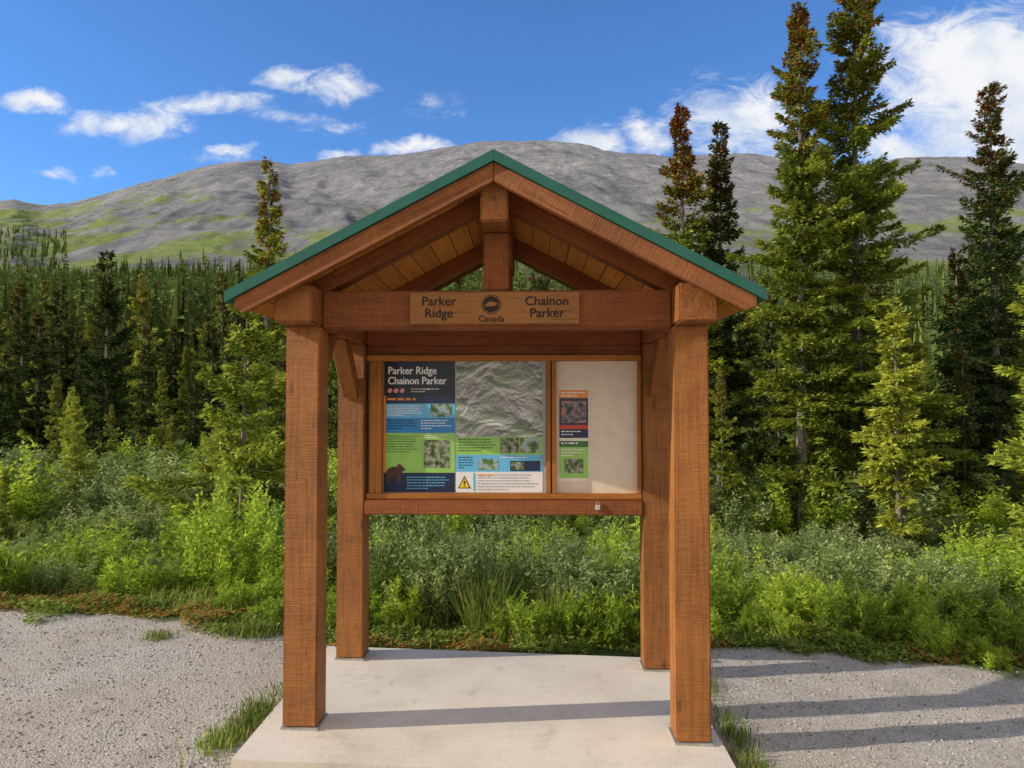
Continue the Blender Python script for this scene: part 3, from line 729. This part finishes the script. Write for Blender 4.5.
while len(pts) < 188 and tries < 30000:
    tries += 1
    D = g.uniform(5.6, 15); x = .164 + g.uniform(-.80, .78)*D; y = D-3.63
    if y < edge(x)+.65: continue
    md = .42 + (D-5.6)*.055
    if any((x-a)**2+(y-b)**2 < md*md for a, b in pts): continue
    pts.append((x, y))
    k = int(g.choice([0, 1, 2, 3, 0, 2, 1, 4, 5])); sc = float(g.uniform(.50, .95))*(1+.03*(D-6)); sz = float(g.uniform(.65, 1.2))
    if y < edge(x)+1.4 and abs(x) > 1.2: sc *= .70
    if x < -3.0: sz *= .68
    elif x > 1.3: sz *= .85
    elif abs(x) < 1.2: sz *= 1.12
    plant('willow_shrub', WIL[k], x, y, sc, sz, WL[k > 3], 'shrubs of the willow thicket')
# taller willows beside the kiosk
for (x, y, sc, sz, k) in [(-2.55, 3.1, .95, 1.15, 4), (-2.95, 3.9, 1.05, 1.2, 5), (-2.25, 4.0, 1.0, 1.15, 1), (-3.5, 4.6, 1.0, 1.05, 4), (-2.0, 2.9, .7, 1.0, 5)]:
    plant('willow_shrub', WIL[k], x, y, sc, sz, 'tall bright leafy willow beside the kiosk post', 'shrubs of the willow thicket')
# large shrubs filling the valley floor up to the forest
far_s = []; tries = 0
while len(far_s) < 100 and tries < 9000:
    tries += 1
    D = g.uniform(14.5, 27); u = g.uniform(-.80, -.20) if g.random() < .68 else g.uniform(-.2, .76); x = .164+u*D; y = D-3.63
    if any((x-a)**2+(y-b)**2 < 1.0 for a, b in far_s): continue
    far_s.append((x, y)); k = int(g.choice([0, 1, 2, 3, 4, 5]))
    plant('willow_shrub', WIL[k], x, y, float(g.uniform(1.5, 2.3)), float(g.uniform(.6, .95)), WL[k > 3], 'shrubs of the willow thicket')
hp = []; tries = 0
while len(hp) < 85 and tries < 20000:
    tries += 1
    x = g.uniform(-5.4, 5.2); e_ = float(edge(x)); y = e_ + .12 + g.uniform(0, 1.1)
    if x < -2.2 and g.random() < .85: continue
    if any((x-a)**2+(y-b)**2 < .2**2 for a, b in hp): continue
    if -1.2 < x < .4 and (y < 1.5 or g.random() < .6): continue
    hp.append((x, y)); sc = float(g.uniform(.45, 1.0))*(.6 if y < e_+.3 else 1)*(.8 if abs(x) < 1.2 else 1)
    plant('leafy_herb', HRB[int(g.integers(3))], x, y, sc, float(g.uniform(.8, 1.2)), 'bright green upright herb at the gravel edge', 'herbs along the gravel edge')
def grass_arrays(x, y, hmin, hmax, w, red=.05):
    n = len(x); z = np.array([height(float(a), float(b)) for a, b in zip(x, y)])
    base = np.stack([x, y, z-.005], 1); a = g.uniform(0, 6.28, n)
    d = np.stack([np.cos(a)*.45, np.sin(a)*.45, np.ones(n)], 1) + g.normal(0, .15, (n, 3))
    ln = g.uniform(hmin, hmax, n); v, f = kites(base, d, np.stack([-np.sin(a), np.cos(a), 0*a], 1), ln, np.full(n, w)*g.uniform(.7, 1.4, n))
    t = np.clip(g.random(n)*.8, 0, 1); t[g.random(n) < red] = 1
    return v, f, t
n = 52000
D = 4.6 + 9*g.random(n)**1.4; x = .164+g.uniform(-.85, .82, n)*D; y = D-3.63
pn = np.array([mn.noise(Vector((a*1.6, b*1.6, 12))) for a, b in zip(x.astype(float), y.astype(float))])
k = (y > edge(x)+.10+.2*g.random(n)) & (pn > np.where(y < edge(x)+.7, -.02, -1)); x, y = x[k], y[k]
v1, f1, t1 = grass_arrays(x, y, .04, .17, .007)
n = 66000; x = g.uniform(-5.6, 5.3, n); y = edge(x) + g.normal(.14, .34, n)
k = (y > edge(x)-.42) & (y < edge(x)+1.0) & ~((x > -1.17) & (x < 1.12) & (y < 1.15)); x, y = x[k], y[k]
k = np.array([mn.noise(Vector((a*2.2, b*2.2, 5))) + .5*mn.noise(Vector((a*6, b*6, 2))) + (b-edge(a))*2.0 > -.10 for a, b in zip(x.astype(float), y.astype(float))]); x, y = x[k], y[k]
n = len(x); z = np.array([height(float(a), float(b)) for a, b in zip(x, y)]); a = g.uniform(0, 6.28, n)
lift = np.array([max(0, .5+mn.noise(Vector((p_*4, q_*4, 1)))) for p_, q_ in zip(x.astype(float), y.astype(float))])
v2, f2 = kites(np.stack([x, y, z+g.uniform(0, .10, n)*lift], 1), np.stack([np.cos(a), np.sin(a), g.normal(.2, .3, n)], 1), np.stack([-np.sin(a), np.cos(a), g.normal(0, .3, n)], 1), g.uniform(.02, .05, n), g.uniform(.012, .028, n))
t2 = g.random(n)*.65; redz = np.array([mn.noise(Vector((c_*1.5, d_*1.5, 8))) for c_, d_ in zip(x.astype(float), y.astype(float))]) > -.02
t2[redz & (g.random(n) < .40)] = .97
# broad green carpet of low plants over the valley floor
n = 46000; D = g.uniform(11, 34, n); xx = .164+g.uniform(-.86, .82, n)*D; yy_ = D-3.63
zz = np.array([height(float(a), float(b)) for a, b in zip(xx, yy_)]); a = g.uniform(0, 6.28, n)
v3, f3 = kites(np.stack([xx, yy_, zz+g.uniform(0, .25, n)], 1), np.stack([np.cos(a), np.sin(a), g.normal(.5, .5, n)], 1), np.stack([-np.sin(a), np.cos(a), g.normal(0, .5, n)], 1), .012*D*g.uniform(.6, 1.4, n), .005*D*g.uniform(.6, 1.4, n))
t3 = g.random(n)*.7
me = quadmesh('undergrowth', np.concatenate([v1, v2, v3]), np.concatenate([f1, f2+len(v1), f3+len(v1)+len(v2)]), attr=np.concatenate([t1, t2, t3]), mats=[F_grass])
link(bpy.data.objects.new('undergrowth', me), None, kind='stuff', label='grass and low creeping leaves bordering the gravel')
def tuft(name, x0, y0, rx, ry, n, h, lab):
    x = x0+g.normal(0, rx, n); y = y0+g.normal(0, ry, n)
    v, f, t = grass_arrays(x, y, h*.4, h, .006, .03)
    c = np.array([x0, y0, height(x0, y0)])
    me = quadmesh(name, v-c, f, attr=t, mats=[F_grass]); o = link(bpy.data.objects.new(name, me), None, label=lab, category='grass', group='tufts growing in the gravel'); o.location = c
tuft('grass_tuft', -1.22, .10, .05, .16, 700, .10, 'low green grass tuft at the slab edge')
tuft('grass_tuft', -1.30, -.14, .05, .08, 350, .08, 'low green grass tuft at the slab edge')
tuft('grass_tuft', 1.17, .10, .04, .18, 350, .09, 'weedy grass tuft against the concrete')
tuft('grass_tuft', 1.16, -.28, .05, .10, 350, .08, 'weedy grass tuft against the concrete')
tuft('grass_tuft', 1.15, .85, .04, .14, 300, .12, 'weedy grass tuft against the concrete')
tuft('grass_tuft', -2.35, 1.35, .05, .04, 200, .07, 'small dry grass tuft in the gravel')
tuft('grass_tuft', -1.75, 1.45, .10, .06, 500, .12, 'small green grass tuft in the gravel')
tuft('grass_tuft', -.15, 1.75, .06, .06, 350, .55, 'tall thin wild grass behind the kiosk')
tuft('grass_tuft', .35, 1.75, .06, .06, 260, .45, 'tall thin wild grass behind the kiosk')

# ------------------------------------------------------------ world
SUN_EL, AZ = 25.0, 11.0
W = bpy.data.worlds.new('World'); scene.world = W; W.use_nodes = True
nt = W.node_tree
for n_ in list(nt.nodes): nt.nodes.remove(n_)
out = N(nt, 'ShaderNodeOutputWorld')
sky = N(nt, 'ShaderNodeTexSky'); sky.sky_type = 'NISHITA'; sky.sun_disc = False
sky.sun_elevation = R(SUN_EL); sky.sun_rotation = R(270-AZ); sky.altitude = 1500; sky.air_density = 1.0; sky.dust_density = .3; sky.ozone_density = 2.0
skc = mixc(nt, 1.0, sky.outputs[0], (.68, 1.10, 1.56), 'MULTIPLY')
bg = N(nt, 'ShaderNodeBackground'); L(nt, skc, bg.inputs[0]); bg.inputs[1].default_value = .14
d = N(nt, 'ShaderNodeTexCoord').outputs['Generated']
sp = N(nt, 'ShaderNodeSeparateXYZ'); L(nt, d, sp.inputs[0])
yy = math_(nt, 'MAXIMUM', sp.outputs[1], .08)
u = math_(nt, 'DIVIDE', sp.outputs[0], yy); v = math_(nt, 'DIVIDE', sp.outputs[2], yy)
cb = N(nt, 'ShaderNodeCombineXYZ'); L(nt, u, cb.inputs[0]); L(nt, v, cb.inputs[1]); uv = cb.outputs[0]
clouds = [(-.696, .435, .075, .026, .9), (-.55, .400, .13, .034, 1.0), (-.44, .418, .11, .028, .9), (-.345, .455, .050, .022, .85), (-.26, .448, .12, .030, .8),
          (-.27, .355, .040, .020, .9), (-.155, .362, .085, .022, 1.0), (.09, .370, .08, .030, 1.0), (.165, .380, .07, .040, .9),
          (.29, .390, .13, .10, .85), (.60, .45, .21, .13, 1.25), (.66, .37, .24, .11, 1.2), (.50, .34, .12, .06, .9), (-.58, .33, .04, .014, .6), (-.66, .335, .05, .014, .6),
          (-.42, .345, .09, .016, .55), (-.30, .40, .15, .02, .5), (.95, .5, .2, .1, 1.0), (-1.0, .5, .2, .06, .9), (-.13, .42, .05, .03, .35)]
acc = None
wv = N(nt, 'ShaderNodeTexNoise'); wv.inputs['Scale'].default_value = 8; wv.inputs['Detail'].default_value = 6; L(nt, uv, wv.inputs['Vector'])
wsc = nt.nodes.new('ShaderNodeVectorMath'); wsc.operation = 'MULTIPLY_ADD'; L(nt, wv.outputs['Color'], wsc.inputs[0]); wsc.inputs[1].default_value = (.13, .075, 0)
sb = nt.nodes.new('ShaderNodeVectorMath'); sb.operation = 'SUBTRACT'; L(nt, uv, sb.inputs[0]); sb.inputs[1].default_value = (.065, .0375, 0); L(nt, sb.outputs[0], wsc.inputs[2])
for (cu_, cv_, a_, b_, k_) in clouds:
    s1 = nt.nodes.new('ShaderNodeVectorMath'); s1.operation = 'SUBTRACT'; L(nt, wsc.outputs[0], s1.inputs[0]); s1.inputs[1].default_value = (cu_, cv_, 0)
    s2 = nt.nodes.new('ShaderNodeVectorMath'); s2.operation = 'MULTIPLY'; L(nt, s1.outputs[0], s2.inputs[0]); s2.inputs[1].default_value = (1/a_, 1/b_, 0)
    s3 = nt.nodes.new('ShaderNodeVectorMath'); s3.operation = 'LENGTH'; L(nt, s2.outputs[0], s3.inputs[0])
    f = math_(nt, 'MULTIPLY', math_(nt, 'SUBTRACT', 1.0, s3.outputs['Value'], clamp=True), k_)
    acc = f if acc is None else math_(nt, 'MAXIMUM', acc, f)
fb = noise_(nt, mapping(nt, uv, (1, 2.0, 1), (0, 0, -.3)), 14, 10, .70, .6)
dens = math_(nt, 'ADD', acc, math_(nt, 'MULTIPLY', math_(nt, 'SUBTRACT', fb, .5), 1.9))
dens = math_(nt, 'MULTIPLY', mrange(nt, dens, .10, .90), mrange(nt, acc, .0, .3))
dens = math_(nt, 'MULTIPLY', dens, mrange(nt, sp.outputs[1], .1, .25))
dens = math_(nt, 'MULTIPLY', dens, .97)
ccol = mixc(nt, mrange(nt, noise_(nt, uv, 10, 4), .3, .6), (.70, .78, .90), (.97, .97, .98))
bc = N(nt, 'ShaderNodeBackground'); L(nt, ccol, bc.inputs[0]); bc.inputs[1].default_value = .98
mx = N(nt, 'ShaderNodeMixShader'); L(nt, dens, mx.inputs[0]); L(nt, bg.outputs[0], mx.inputs[1]); L(nt, bc.outputs[0], mx.inputs[2])
# unseen warm-white glow added behind the camera to brighten surfaces facing it
glow_n = noise_(nt, mapping(nt, d, (1, 1, 2.5)), 2.5, 6, .6, .4)
m2 = math_(nt, 'MULTIPLY', mrange(nt, sp.outputs[1], .10, -.35), mrange(nt, glow_n, .34, .56, .25, 1.0))
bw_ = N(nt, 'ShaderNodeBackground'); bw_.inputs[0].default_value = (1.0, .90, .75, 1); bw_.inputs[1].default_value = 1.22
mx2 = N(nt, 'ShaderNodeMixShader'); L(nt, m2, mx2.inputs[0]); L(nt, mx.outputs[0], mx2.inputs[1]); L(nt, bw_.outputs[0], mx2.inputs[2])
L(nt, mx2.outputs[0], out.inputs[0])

sun = bpy.data.lights.new('sun', 'SUN'); sun.energy = 5.0; sun.angle = R(.5); sun.color = (1, .93, .79)
so = bpy.data.objects.new('sun', sun); COL.objects.link(so)
dv = Vector((math.cos(R(AZ))*math.cos(R(SUN_EL)), math.sin(R(AZ))*math.cos(R(SUN_EL)), -math.sin(R(SUN_EL))))
so.rotation_euler = dv.to_track_quat('-Z', 'Y').to_euler(); so.location = (-20, -5, 20)

cam = bpy.data.cameras.new('camera'); cam.lens = 26.0; cam.sensor_width = 36; cam.clip_end = 6000; cam.clip_start = .05
co = bpy.data.objects.new('camera', cam); COL.objects.link(co)
co.location = (.164, -3.63, 1.6); co.rotation_euler = (R(90+1.86), 0, R(1.4)); scene.camera = co
scene.view_settings.view_transform = 'Standard'; scene.view_settings.look = 'None'; scene.view_settings.exposure = 0
